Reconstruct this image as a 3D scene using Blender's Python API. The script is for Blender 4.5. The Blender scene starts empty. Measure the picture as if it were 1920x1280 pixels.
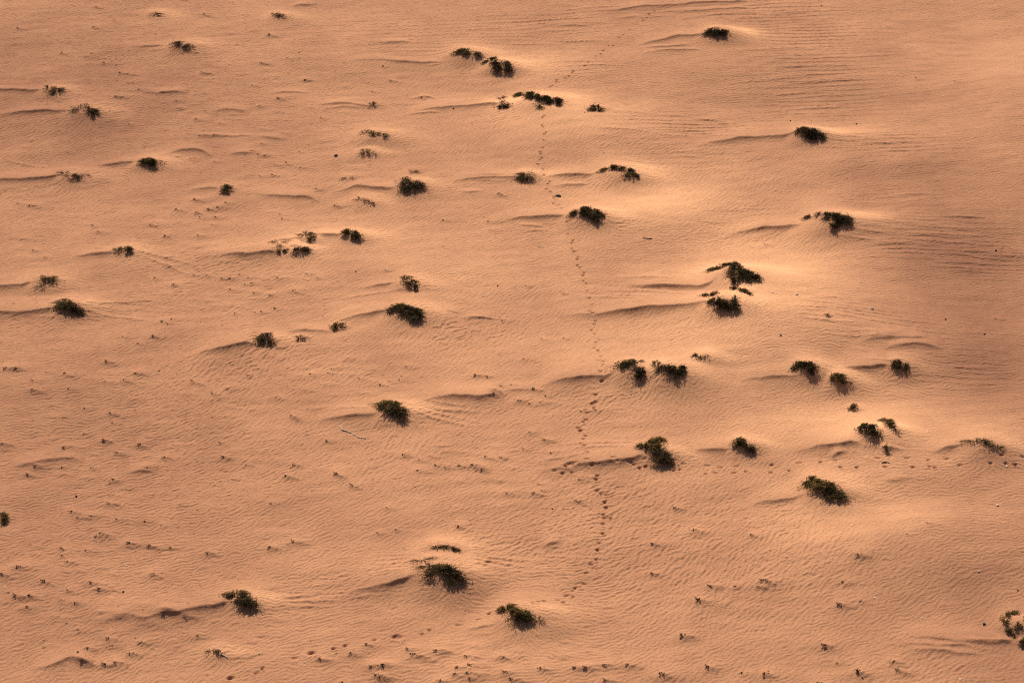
import bpy, math, random
import numpy as np
R = math.radians
S = bpy.context.scene
COL = S.collection

# ------------------------------------------------------------------ camera
CAM_H, PITCH, LENS = 49.0, 30.0, 90.0
cam = bpy.data.cameras.new("camera"); cam_o = bpy.data.objects.new("camera", cam); COL.objects.link(cam_o)
cam_o.location = (0, 0, CAM_H); cam_o.rotation_euler = (R(90 - PITCH), 0, 0)
cam.lens = LENS; cam.sensor_width = 36; cam.clip_start = 1; cam.clip_end = 8000
S.camera = cam_o

# ------------------------------------------------------------------ sky and sun
SUN_EL, SUN_AZ = 43.0, -10.0          # azimuth measured from +Y (far side), negative = left
w = bpy.data.worlds.new("World"); S.world = w; w.use_nodes = True
nt = w.node_tree; nt.nodes.clear()
sky = nt.nodes.new('ShaderNodeTexSky'); sky.sky_type = 'NISHITA'; sky.sun_disc = False
sky.sun_elevation = R(SUN_EL); sky.sun_rotation = R(SUN_AZ); sky.dust_density = 3.0; sky.air_density = 1.0
bg = nt.nodes.new('ShaderNodeBackground'); bg.inputs[1].default_value = 0.05
out = nt.nodes.new('ShaderNodeOutputWorld')
nt.links.new(sky.outputs[0], bg.inputs[0]); nt.links.new(bg.outputs[0], out.inputs[0])
sun = bpy.data.lights.new("sun", 'SUN'); sun.energy = 4.8; sun.angle = R(1.0); sun.color = (1.0, 0.885, 0.74)
sun_o = bpy.data.objects.new("sun", sun); COL.objects.link(sun_o)
sun_o.rotation_euler = (R(90 - SUN_EL), 0, R(180 - SUN_AZ) )
sun_o.location = (0, 90, 60)
sh = np.array([math.sin(R(SUN_AZ)), math.cos(R(SUN_AZ))])      # horizontal direction towards the sun
S.view_settings.view_transform = 'Standard'; S.view_settings.look = 'None'
S.view_settings.exposure = 0.0; S.view_settings.gamma = 1.0; S.view_settings.use_curve_mapping = False
S.render.engine = 'CYCLES'
S.cycles.filter_width = 1.1; S.cycles.use_denoising = False

rng = np.random.default_rng(7)
random.seed(7)
T = 18.0 / LENS
cp, sp = math.cos(R(PITCH)), math.sin(R(PITCH))

def ray(px, py):
    u = (px - 960) / 960 * T; v = (640 - py) / 960 * T
    return np.array([u, cp + v * sp, -sp + v * cp])

# ------------------------------------------------------------------ broad relief of the sand plain
def flat(px, py, z=0.0):
    d = ray(px, py); t = (CAM_H - z) / -d[2]
    return np.array([d[0] * t, d[1] * t])
def mpp(px, py):                      # metres per photo pixel, sideways
    d = ray(px, py); t = CAM_H / -d[2]
    return t * T / 960
# (px, py, half width, half height, slope towards the sun)
TILT = [(1060,205,170,70,.10),(1230,370,150,70,.11),(1430,520,190,110,.13),(1000,110,120,50,.06),(1250,640,200,70,.06),
        (1620,790,200,70,.11),(1600,975,190,70,.10),(1770,480,190,120,-.07),(1800,680,170,80,-.06),(1450,160,260,70,-.05),
        (1680,330,180,60,-.06),(1860,120,110,130,.07),(1600,245,60,25,.08),(1640,412,60,25,.10),(620,430,170,60,.05),
        (800,480,160,60,.04),(1800,1080,200,100,-.035),(120,240,220,120,-.04),(180,780,260,110,-.03),(1400,430,90,40,.05),
        (1500,590,90,50,.06),(960,1200,170,60,.05),(640,620,130,50,.04),(1000,650,130,60,.03),(1730,870,140,35,.05),
        (250,1200,230,70,-.03),(1120,430,60,30,.05),(640,1180,200,50,.04),(1760,960,90,50,.05),(700,130,180,70,-.03)]
TT = []
for px, py, rx, ry, a in TILT:
    c = flat(px, py); m = mpp(px, py)
    TT.append((c[0], c[1], rx * m, ry * m / 0.5, a * 1.9))
def macro(x, y):
    z = np.zeros_like(np.asarray(x, dtype=float))
    for cx, cy, ax, ay, a in TT:
        dx = x - cx; dy = y - cy
        z = z - a * (dx * sh[0] + dy * sh[1]) * np.exp(-(dx / ax) ** 2 - (dy / ay) ** 2)
    return z
def ground(px, py, H=0.0):
    z = H
    for _ in range(8):
        p = flat(px, py, z); z = H + float(macro(p[0], p[1]))
    return p

# ------------------------------------------------------------------ sand grid (dense in view, stretching to the horizon)
X0, X1, Y0, Y1 = -27.0, 27.0, 60.0, 122.0
DX, DY = 0.034, 0.037
gx = np.arange(X0, X1, DX); gy = np.arange(Y0, Y1, DY)
NX, NY = len(gx), len(gy)
GX, GY = np.meshgrid(gx, gy)
Z3 = np.zeros((NY, NX), np.float32)       # cubed heights of dune features, joined as a smooth maximum
S3 = np.zeros((NY, NX), np.float32)
CALM = np.zeros((NY, NX), np.float32)     # loose slip faces carry few ripples
ADD = np.zeros((NY, NX), np.float32)      # small features added on top
PALE = np.zeros((NY, NX), np.float32)     # fine wind-sorted pale sand, plus a lens vignette painted into the colour
def win(xa, xb, ya, yb):
    i0 = max(0, int((xa - X0) / DX)); i1 = min(NX, int((xb - X0) / DX) + 1)
    j0 = max(0, int((ya - Y0) / DY)); j1 = min(NY, int((yb - Y0) / DY) + 1)
    if i1 <= i0 or j1 <= j0: return None
    return slice(j0, j1), slice(i0, i1)

def ridge(pts, H, near=1.0, far=4.5, small=False, head=0.5, wig=None):
    """asymmetric crest: gentle far side, steep side towards the viewer, crest runs through the points"""
    P = np.array([ground(px, py, H * 0.9) for px, py in pts])
    o = np.argsort(P[:, 0]); P = P[o]
    x0, x1 = P[0, 0], P[-1, 0]; L = x1 - x0
    s = win(x0, x1, P[:, 1].min() - 6 * H * near - .3, P[:, 1].max() + 2.5 * H * far + .3)
    if s is None: return
    xs = gx[s[1]]; ys = gy[s[0]]
    # smooth interpolation through the points
    c = np.interp(xs, P[:, 0], P[:, 1])
    k = max(3, int(0.35 / DX)) | 1
    if len(c) > 3 * k:
        cc = np.pad(c, k // 2, mode='edge'); c = np.convolve(cc, np.hanning(k + 2)[1:-1] / np.hanning(k + 2)[1:-1].sum(), 'valid')[:len(xs)]
    wg = (0.05 if not small else 0.015) if wig is None else wig
    ph = rng.random(3) * 6.28
    c = c + wg * (np.sin(xs * 2.1 + ph[0]) + .5 * np.sin(xs * 5.3 + ph[1]) + .25 * np.sin(xs * 11 + ph[2]))
    t = (xs - x0) / max(L, 1e-3)
    hd = min(head / max(L, .1), .5)
    Hx = H * np.clip(t / .42, 0, 1) ** .75 * np.clip((1 - t) / hd, 0, 1) ** .7 if not small else H * np.sin(np.pi * np.clip(t, 0, 1)) ** .7
    Hx = Hx * (1 + .12 * np.sin(xs * 1.7 + ph[1]))
    d = ys[:, None] - c[None, :]
    prof = np.where(d > 0, np.exp(-(d / (H * far)) ** 2), np.exp(-np.abs(d) / (H * near)) if small else .40 * np.exp(-np.abs(d) / (H * near * .5)) + .60 * np.exp(-np.abs(d) / (H * near * 2.4)))
    h = (Hx[None, :] * prof).astype(np.float32)
    if small: S3[s] += h ** 3
    else:
        Z3[s] += h ** 5; CALM[s] = np.maximum(CALM[s], Hx[None, :] / H * np.where(d > -.05, np.exp(-(d / .5) ** 2), np.exp(-np.abs(d) / (H * 2.0))))

def mound(cx, cy, H, axl, axr, ayf, ayn, add=False):
    s = win(cx - 2.6 * axl, cx + 2.6 * axr, cy - 2.6 * ayn, cy + 2.6 * ayf)
    if s is None: return
    dx = gx[s[1]][None, :] - cx; dy = gy[s[0]][:, None] - cy
    q = (dx / np.where(dx > 0, axr, axl)) ** 2 + (dy / np.where(dy > 0, ayf, ayn)) ** 2
    h = (H * np.exp(-q)).astype(np.float32)
    if add: ADD[s] += h
    else: Z3[s] += h ** 5

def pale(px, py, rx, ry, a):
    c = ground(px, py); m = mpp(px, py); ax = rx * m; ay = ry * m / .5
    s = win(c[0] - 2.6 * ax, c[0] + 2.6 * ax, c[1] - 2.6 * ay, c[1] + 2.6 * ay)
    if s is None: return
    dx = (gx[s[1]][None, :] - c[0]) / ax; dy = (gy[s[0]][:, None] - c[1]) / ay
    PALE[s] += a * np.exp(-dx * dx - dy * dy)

RIDGES = [
 ([(1040,582),(1190,580),(1230,573),(1290,567),(1345,565)],.28), ([(1160,527),(1240,534),(1310,535),(1335,527),(1362,513)],.24),
 ([(1010,718),(1045,708),(1080,704),(1140,702),(1165,692),(1180,684)],.28), ([(1000,872),(1100,868),(1145,863),(1190,855),(1225,848)],.24),
 ([(1295,840),(1330,841),(1380,836)],.15), ([(1405,938),(1460,933),(1500,928),(1538,919)],.22),
 ([(590,784),(650,778),(700,774),(730,767)],.2), ([(770,754),(800,745),(850,740),(900,742),(925,737),(945,741)],.2),
 ([(610,598),(660,590),(700,585),(745,581)],.22), ([(815,583),(840,582),(872,588)],.1), ([(850,592),(890,594),(925,596)],.1),
 ([(530,622),(560,616),(600,617),(628,616)],.14), ([(360,657),(400,652),(440,645),(485,638)],.22),
 ([(650,1099),(700,1095),(740,1088),(785,1079),(815,1070)],.26), ([(180,1160),(240,1147),(270,1153),(300,1146),(340,1145),(400,1135),(448,1122)],.2),
 ([(865,1176),(920,1172),(958,1160)],.16), ([(50,1251),(105,1240),(128,1229),(150,1236),(175,1242)],.14),
 ([(15,870),(80,864),(120,858),(138,856),(155,862)],.14), ([(-80,538),(0,534),(40,530),(75,523)],.22), ([(-80,586),(0,582),(60,583),(115,574)],.22),
 ([(-80,342),(0,336),(60,333),(125,328)],.2), ([(-60,168),(0,168),(90,168)],.13), ([(-20,210),(60,208),(140,205)],.13),
 ([(262,168),(300,173),(330,171),(352,171)],.12), ([(160,310),(220,307),(265,302)],.12), ([(298,290),(340,279),(372,281),(400,290)],.12),
 ([(388,206),(430,204),(468,206)],.12), ([(590,193),(650,193),(700,196)],.12), ([(600,203),(650,200),(690,200)],.07),
 ([(770,203),(830,200),(880,196),(945,193)],.2), ([(740,196),(830,190),(930,187)],.06), ([(760,212),(800,212),(835,210)],.08),
 ([(650,111),(700,109),(760,116),(840,116),(880,112)],.09), ([(780,120),(810,121),(850,119)],.06), ([(1082,206),(1100,201),(1120,199)],.12),
 ([(1190,80),(1240,72),(1270,65),(1310,66),(1338,67)],.18), ([(1190,89),(1240,87),(1300,84)],.07), ([(1200,99),(1260,93),(1320,91)],.06),
 ([(1300,264),(1360,262),(1400,256),(1440,253),(1510,252)],.22), ([(1350,440),(1400,430),(1440,424),(1480,422),(1530,422)],.2), ([(1440,420),(1480,417),(1520,421)],.08),
 ([(1005,329),(1060,327),(1110,326),(1150,321)],.16), ([(1030,346),(1060,346),(1110,345)],.07), ([(845,334),(890,330),(930,331),(985,331)],.16),
 ([(855,358),(880,357),(910,357)],.07), ([(920,414),(960,406),(1010,404),(1075,404)],.18), ([(960,418),(990,421),(1025,423)],.09), ([(980,430),(1010,432),(1035,431)],.06),
 ([(610,358),(670,348),(710,352),(768,350)],.14), ([(470,358),(530,367),(575,367),(600,373)],.12), ([(370,477),(440,474),(500,471),(530,468)],.2),
 ([(532,463),(545,459),(580,465)],.16), ([(570,432),(620,439),(665,440)],.2), ([(500,450),(540,447),(575,443)],.12), ([(400,490),(440,484),(480,480)],.06),
 ([(670,537),(710,532),(760,527)],.09), ([(1380,708),(1450,703),(1480,701),(1512,702),(1555,711)],.18), ([(1555,692),(1590,686),(1640,688),(1682,682)],.17),
 ([(1595,705),(1615,703),(1635,700)],.06), ([(1610,719),(1630,720),(1650,721)],.06), ([(1608,639),(1640,629),(1670,627),(1745,632)],.14),
 ([(1650,652),(1700,643),(1712,640),(1765,649)],.12), ([(1485,841),(1530,833),(1580,830),(1622,827)],.18), ([(1548,856),(1570,848),(1600,845)],.12),
 ([(1495,820),(1530,818),(1575,820)],.08), ([(1740,840),(1790,836),(1830,836)],.14), ([(230,84),(270,86),(330,86)],.08), ([(130,475),(180,475),(228,471)],.12),
 ([(355,353),(410,352),(425,351)],.08), ([(1690,1188),(1780,1196),(1830,1200),(1880,1204),(1910,1197)],.13), ([(1680,1200),(1760,1207),(1835,1211)],.09),
 ([(1770,1184),(1820,1187),(1890,1194)],.08), ([(1700,1214),(1780,1220),(1850,1222)],.08), ([(1015,1021),(1035,1018),(1055,1014)],.1),
 ([(938,735),(960,728),(1000,728)],.08), ([(1070,18),(1160,17),(1200,12),(1300,5),(1400,0)],.11), ([(1240,21),(1330,18),(1400,12)],.07),
 ([(1030,48),(1080,46),(1110,46)],.07), ([(1150,33),(1210,30)],.05), ([(235,883),(260,880),(295,880)],.1), ([(545,8),(575,8),(595,6)],.1), ([(700,77),(730,78),(770,76)],.09),
 ([(480,253),(510,257),(540,258)],.1), ([(425,288),(460,286),(480,282)],.1), ([(350,250),(400,254),(480,255)],.06), ([(500,172),(540,172),(580,173)],.07), ([(765,186),(790,181),(830,188)],.06),
 ([(1640,900),(1670,903),(1705,896)],.07), ([(1770,838),(1800,832),(1840,832)],.06), ([(1545,893),(1580,893)],.04), ([(870,150),(930,150)],.03),
]
for pts, H in RIDGES: ridge(pts, H * 1.15)
MINOR = [((1180,537),(1280,545)),((1130,545),(1270,553)),((1120,553),(1230,562)),((1150,520),(1260,526)),((1090,556),(1200,566)),
 ((690,1041),(780,1042)),((690,1050),(770,1053)),((700,1063),(775,1062)),((680,1072),(770,1071)),((690,1082),(760,1080)),((600,770),(700,771)),((560,765),(690,768)),
 ((870,1055),(990,1062)),((880,1062),(960,1072)),((880,1047),(1000,1052)),((500,1130),(640,1124)),((505,1136),(620,1135)),((510,1122),(600,1108)),
 ((770,775),(890,800)),((780,770),(880,785)),((790,765),(900,772)),((640,560),(760,545)),((10,300),(110,318)),((160,575),(300,560)),((170,590),(280,600)),
 ((250,470),(380,500)),((260,478),(360,515)),((1000,866),(1110,855)),((1030,835),(1190,830)),((1060,843),(1180,840))]
for a, b in MINOR:
    mid = ((a[0] + b[0]) / 2, (a[1] + b[1]) / 2 + random.uniform(-2, 2))
    ridge([a, mid, b], .055, near=1.2, far=3, small=True)

# long fine wind lines: (cx, cy, rx, ry, count, tilt down-right, length px, height)
STREAKS = [(1300,15,220,22,16,-.05,120,.045),(1540,90,110,95,34,-.05,110,.055),(1520,180,150,60,20,-.04,90,.04),(1250,232,90,28,20,.06,110,.05),
 (1350,250,90,25,8,.05,90,.04),(1690,268,120,32,22,.01,90,.05),(1640,262,60,14,8,.05,60,.05),(1720,430,110,40,26,.05,110,.055),(1850,470,90,50,26,.05,110,.05),
 (1680,465,60,14,6,.08,80,.045),(1570,575,80,25,16,.06,90,.045),(1700,630,150,60,20,.03,90,.035),(1020,55,120,45,22,-.02,100,.04),(1080,125,80,20,10,.02,90,.035),
 (1820,700,110,40,14,.02,80,.03),(1480,60,60,50,8,-.05,90,.05),(820,100,80,25,8,.04,80,.035),(850,195,80,16,8,-.02,80,.035),(1290,300,160,30,6,.03,80,.025),
 (1770,1205,90,22,8,.06,110,.04),(1820,160,90,80,8,0,60,.02),(1700,365,140,30,10,.0,80,.03),(1420,20,80,20,10,-.08,100,.05),(1400,400,90,14,6,.06,60,.03),(1290,415,60,8,3,.05,50,.03),
 (950,340,60,14,6,.0,60,.035),(720,60,220,50,10,.05,80,.025),(900,590,80,12,5,.05,60,.04),(1620,835,90,20,6,.02,70,.03),(240,90,200,60,8,.05,60,.02),(1680,905,90,14,6,.02,50,.03),
 (1560,700,70,12,5,-.05,50,.03),(1200,545,110,22,8,.07,90,.04),(740,1055,80,22,6,-.02,70,.03),(850,770,60,20,8,.18,90,.035),(600,1120,90,14,6,-.06,80,.03),(940,1060,70,14,8,.06,80,.035),
 (250,575,100,22,8,.08,90,.03),(130,590,90,10,4,.05,80,.03)]
for cx, cy, rx, ry, n, tilt, ln, H in STREAKS:
    n = int(n * .35)
    for _ in range(n):
        a, r = rng.random() * 6.283, math.sqrt(rng.random())
        x = cx + rx * r * math.cos(a); y = cy + ry * r * math.sin(a)
        L = ln * rng.uniform(.6, 1.7) / 2; t = tilt + rng.normal() * .02; k = rng.uniform(-2, 2)
        h = H * rng.uniform(.5, 1.2)
        ridge([(x - L, y - L * t + k), (x - L * .3, y - L*.3*t), (x + L*.4, y + L*.4*t + k*.4), (x + L, y + L * t)], h, near=1.15, far=3.2, small=True)

# ------------------------------------------------------------------ shrubs: (short name, label, [(px, py, rx, ry, density, tone)])  tone 0 dark green .. 1 olive
SHRUBS = [
 ("the small shrub at the top edge left", "small wispy dark shrub near the top edge, highest shrub on the left half", [(515,25,10,5,.5,.3),(528,29,10,6,.8,.1)]),
 ("the feathery upper left shrub", "wide feathery dark shrub of loose leaf tips in the upper left, right arm thin", [(337,83,22,11,.7,.2),(358,86,11,4,.5,.1),(325,80,10,5,.5,.3)]),
 ("the far left loose shrub", "loose dark shrub at the far left, upper of a neighbouring pair near the left edge", [(90,162,13,6,.4,.2),(106,167,16,10,.8,.1)]),
 ("the two humped left shrub", "two humped sparse shrub, lower of the neighbouring pair at the upper left edge", [(148,200,17,8,.5,.2),(177,209,12,9,.9,.1),(160,196,8,6,.4,.2)]),
 ("the thin arched shrub", "thin low arched shrub like a dark eyebrow on a pale dune back, top centre", [(860,95,18,4,.9,.4),(887,99,17,6,.9,.3)]),
 ("the dark clump by the arched shrub", "dense black green clump just right of and below the thin arched shrub", [(921,111,13,6,.9,.1),(945,121,15,11,1.4,0)]),
 ("the long ragged shrub", "long ragged row of dark foliage along the crest of the tallest pale mound, upper centre", [(978,175,16,7,1,.1),(1000,178,14,9,1.1,0),(1020,184,16,9,1.2,0),(1044,188,13,10,1.2,0),(1010,195,11,8,.8,0)]),
 ("the small clump under the ragged shrub", "small yellow topped clump at the left foot of the long ragged shrub", [(938,183,12,5,.6,.9),(944,197,13,7,1,.1)]),
 ("the tufted shrub right of the ragged one", "small olive tuft with a short shaded drift, alone right of the long ragged shrub", [(1121,199,13,10,.9,.4)]),
 ("the top right shrub", "spreading dark shrub with a pale sand skirt near the top edge", [(1333,56,14,8,.9,.1),(1350,60,14,9,1.2,0),(1366,60,11,4,.8,.1)]),
 ("the solid oval shrub", "solid oval almost black shrub with green left tip, alone on the upper right", [(1497,241,12,7,.9,.5),(1515,246,16,11,1.4,0),(1530,249,13,10,1.4,0)]),
 ("the two tiered shrub", "two tiered shrub, flat green top and dark lower right clump, centre right upper part", [(1146,313,20,6,1.0,.5),(1175,316,14,5,.9,.3),(1187,330,14,7,.9,.2)]),
 ("the small shrub beside the tracks", "small dome shaped shrub just left of the vertical trail of footprints", [(988,325,18,9,.9,.2)]),
 ("the rounded shrub below the tracks bend", "rounded dark shrub with brown bare middle right of the footprints and dark stone", [(1085,393,18,11,1.2,.1),(1112,396,16,10,1,.1),(1121,408,12,9,1,0)]),
 ("the big dark shrub on the right", "large dark shrub drooping to both sides of a pale mound, middle of the right side", [(1522,402,14,9,.7,.3),(1545,400,14,8,.8,.2),(1577,405,18,13,1.5,0),(1562,420,10,9,1.2,0)]),
 ("the tent shaped shrub", "tent shaped shrub with a long left arm, topmost of three right of centre", [(1345,500,20,6,.9,.3),(1372,493,14,7,1,.2),(1388,508,20,12,1.2,.1),(1412,516,13,12,1.2,0),(1383,520,10,10,1.1,0)]),
 ("the short slanting shrub", "short slanting shrub between the two large ones in the group right of centre", [(1380,538,10,6,.9,.2),(1397,546,10,9,.9,.1)]),
 ("the claw shaped shrub", "claw shaped black green shrub with curled left tip, lowest of the group right of centre", [(1335,550,15,6,.9,.2),(1352,566,16,13,1.3,0),(1374,570,13,11,1.1,0),(1378,557,12,8,.6,.1)]),
 ("the green domed shrub on the long drift", "green domed shrub with a dark drooping side at the head of a long drift", [(1165,680,20,10,1.2,.5),(1195,675,16,5,.8,.3),(1198,696,17,14,1,0)]),
 ("the straggling shrub on the double mound", "straggling dark shrub on the right shoulder of the double mound", [(1222,680,12,6,.6,.2),(1240,684,18,10,.8,.1),(1262,692,20,12,.9,.1),(1280,689,11,8,1.1,.1),(1270,706,8,6,.8,0)]),
 ("the creeping twigs above right", "creeping sparse twigs flat on pale sand above the double mound", [(1302,666,6,3,1,0),(1325,668,15,5,.5,.2)]),
 ("the caterpillar shaped shrub", "curved caterpillar shaped shrub above a shaded drift, left of three on the right", [(1493,683,10,7,1.1,.1),(1510,681,15,7,1.1,.1),(1525,689,14,8,1.1,.1)]),
 ("the tilted brushy shrub", "tilted brushy olive shrub, middle of three below the dark right slope", [(1560,702,11,7,.8,.8),(1577,708,14,9,1.1,.5),(1591,717,8,6,.6,.2)]),
 ("the leaning shrub by the dark sand", "narrow shrub leaning down to the right, beside the darker rippled sand at right", [(1675,676,12,5,.7,.5),(1688,681,13,8,1.1,.1),(1700,689,9,5,.8,0)]),
 ("the tiny round bush", "tiny round bush alone on smooth pale sand at lower right", [(1602,761,10,7,.9,.4)]),
 ("the zigzag shrub", "zigzag shrub with a trailing lower stem, upper of a cluster at lower right", [(1655,787,14,6,.9,.6),(1670,792,12,7,.9,.3),(1682,806,7,9,.7,.1)]),
 ("the grey brown double shrub", "grey brown double shrub at the head of two drifts, left of the zigzag shrub", [(1615,798,13,9,1,.2),(1638,803,16,12,.9,0),(1648,815,8,7,.7,0)]),
 ("the small clump at the mound foot", "small dark clump at the foot of the mound, just above the horizontal footprints", [(1661,834,12,9,.8,.1)]),
 ("the open shrub at the right edge", "open airy olive shrub with dotted leaves above the footprints near the right edge", [(1828,822,22,8,.45,.7),(1845,828,18,8,.6,.5),(1870,836,12,8,.8,.1)]),
 ("the large olive shrub", "large windswept olive shrub with black lower right side, below the horizontal footprints", [(1518,898,19,9,.9,1),(1545,906,24,12,1.1,.8),(1560,920,22,14,1.2,.3)]),
 ("the brush at the short drift", "compact green brush at the right end of a short straight drift, above the footprints", [(1383,825,16,8,1.2,.6),(1402,833,14,9,1.2,.2)]),
 ("the stacked shrub", "tall stacked shrub of three tufts where the two trails of footprints meet", [(1212,832,15,11,1,.9),(1234,822,19,10,.9,.9),(1235,853,20,15,1.4,.3)]),
 ("the hooked shrub above the pale stick", "dense hooked olive shrub above and right of the pale dead stick", [(722,754,20,10,.9,.9),(740,759,18,13,1.2,.6),(753,771,14,13,1.3,.1)]),
 ("the three lobed shrub", "three lobed dark shrub left of centre at the head of a long curved drift", [(742,572,18,11,1,.3),(760,578,18,11,1,.2),(780,584,17,13,1.2,.1)]),
 ("the crescent shrub over pale sand", "thin crescent shrub curving over a bright sand hump, above the three lobed shrub", [(757,520,17,7,.7,.7),(774,531,13,9,.9,.2)]),
 ("the low olive clump", "low olive clump halfway along the chain of small shrubs left of centre", [(631,608,14,9,.9,.7)]),
 ("the smallest clump in the chain", "smallest clump of the chain, between the low olive clump and the bristly ball", [(562,629,12,9,.8,.3)]),
 ("the bristly ball shrub", "bristly ball shaped shrub at the left end of the chain left of centre", [(497,629,16,12,1,.4),(510,637,15,9,.7,.1)]),
 ("the compact green shrub", "compact green shrub with a hollow right side at the end of a dark drift", [(650,433,16,9,1,.7),(672,440,10,9,1.2,.2)]),
 ("the open shrub left of the compact one", "open spreading shrub left of the compact green shrub, above the broken drift", [(572,437,19,9,.6,.6),(582,447,12,8,.8,.1)]),
 ("the straw coloured tuft", "straw coloured thin tuft at the head of the broken drift, leftmost of its group", [(520,452,17,6,.4,1),(527,469,9,5,.9,.1)]),
 ("the shaded clump on the drift", "dark shaded clump hanging on the steep side of the broken drift", [(563,467,19,8,.9,0)]),
 ("the split tuft on the left", "split olive tuft alone in the left third, with a thin drift to its left", [(222,464,11,8,.7,.8),(240,466,11,8,.9,.4)]),
 ("the bleached shrub at the left edge", "bleached thin shrub on a mound at the left edge, upper of two", [(76,520,24,9,.4,.9),(95,520,17,9,.8,.3),(80,534,12,6,.4,.1)]),
 ("the bushy shrub at the left edge", "bushy olive topped shrub at the left edge, lower of two", [(118,564,22,9,.8,.8),(134,572,24,12,1.1,.3)]),
 ("the stringy shrub at the left edge", "stringy slanting shrub at the head of a long drift from the left edge", [(122,323,15,4,.6,.1),(143,331,17,7,.8,.1),(158,327,12,4,.3,.2)]),
 ("the yellow tipped shrub", "bushy shrub with yellow left tip, right of the stringy shrub in the upper left", [(270,299,15,8,.9,.7),(288,303,17,11,1,.2)]),
 ("the lone knob shaped bush", "lone knob shaped bush in the left half with a dozen seedlings below it", [(425,350,12,10,1,.3)]),
 ("the faint tuft above the hook", "faint straw tuft just above the bigger bushy shrub, upper middle", [(775,319,13,6,.5,.9)]),
 ("the bushy shrub in the upper middle", "bushy brownish shrub with olive left shoulder, below the faint straw tuft", [(755,335,15,8,.8,.8),(775,345,20,12,1.2,.1)]),
 ("the broken arch of twigs", "broken arch of leafy twigs over a small mound, upper middle", [(683,246,13,5,.5,.7),(700,248,14,6,.8,.3),(721,254,12,7,.6,.2)]),
 ("the grassy tuft", "soft grassy tuft with fine stems, right of the lone black stone", [(686,283,14,9,.6,.4),(702,286,10,6,.3,.3)]),
 ("the dry tuft on a cone", "dry grey tuft on a small shaded sand cone, above the broken arch of twigs", [(698,194,11,7,.55,.4)]),
 ("the scrawny twigs", "scrawny dark twigs lying on the sand below left of the bushy middle shrub", [(673,371,12,4,.6,.2),(693,377,11,6,.7,.1)]),
 ("the widest shrub at the bottom", "widest shrub of the lower centre, dark dome wrapped over a hump with yellow left end", [(792,1046,22,7,.6,1),(822,1068,24,14,.9,.4),(840,1062,20,12,.9,.3),(855,1077,18,13,1.1,.1)]),
 ("the narrow strip of brush", "narrow strip of upright brush just above the widest lower shrub", [(818,1022,26,6,.7,.7),(850,1029,9,5,1,.1)]),
 ("the yellow green bottom shrub", "yellow green tufted shrub at the bottom centre, crossed by the trail of footprints", [(948,1139,19,10,1,1),(970,1150,22,15,1.1,.7),(982,1158,18,10,1,.1),(1010,1161,12,7,.6,.3)]),
 ("the bright arched shrub at lower left", "arched olive shrub at the right end of the long wavy drift, lower left", [(445,1111,21,9,1,.9),(466,1123,20,14,1.2,.3)]),
 ("the hollow ring shrub", "ring shaped olive shrub around a bare sand hump, cut off by the right edge", [(1886,1152,9,6,.9,1),(1902,1147,11,5,.9,1),(1883,1165,6,8,.9,.7),(1896,1183,11,6,.9,.6),(1922,1160,9,10,1,.6)]),
 ("the clump under the ring shrub", "small yellowish clump directly under the ring shaped shrub at the right edge", [(1916,1200,12,9,.9,.7)]),
 ("the cut off shrub at the left edge", "olive shrub cut in half by the left edge, lower left", [(2,966,12,11,1.1,.6)]),
 ("the flattened tuft", "flattened straw and green tuft with a pale dead stem, near the bottom left", [(400,1218,15,6,.8,.6),(418,1226,10,3,.4,1)]),
 ("the flat dark strand", "flat dark strand of twigs lying below a curved scarp, top left", [(290,25,16,3,.7,.1)]),
 ("the red brown withered tuft", "withered red brown tuft among the fine lines right of the group of three", [(1551,589,6,3,.5,.2)]),
 ("the thin creeping strand", "thin creeping strand with a few leaves above the scrawny twigs", [(652,333,14,3,.35,.3)]),
]
for nm, lb, bl in SHRUBS:
    xa = min(b[0] - b[2] for b in bl); xb = max(b[0] + b[2] for b in bl); ya = min(b[1] - b[3] for b in bl); yb = max(b[1] + b[3] for b in bl)
    cx, cy = (xa + xb) / 2, ya * .4 + yb * .6; m = mpp(cx, cy); W = (xb - xa) * m
    dn = sum(b[4] for b in bl) / len(bl)
    H = min(.55, (.33 if cx > 820 else .26) * W * (.6 + .4 * dn))
    c = ground(cx, cy, H * .6)
    mound(c[0], c[1], H, .6 * W, .95 * W, .85 * W, .62 * W)
    if W > .7:
        pale(xb + 16, cy + 2, 36, 12, rng.uniform(.35, .8) * min(dn, 1)); pale(cx, cy + 4, (xb - xa) * .9, 16, .3)
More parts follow.
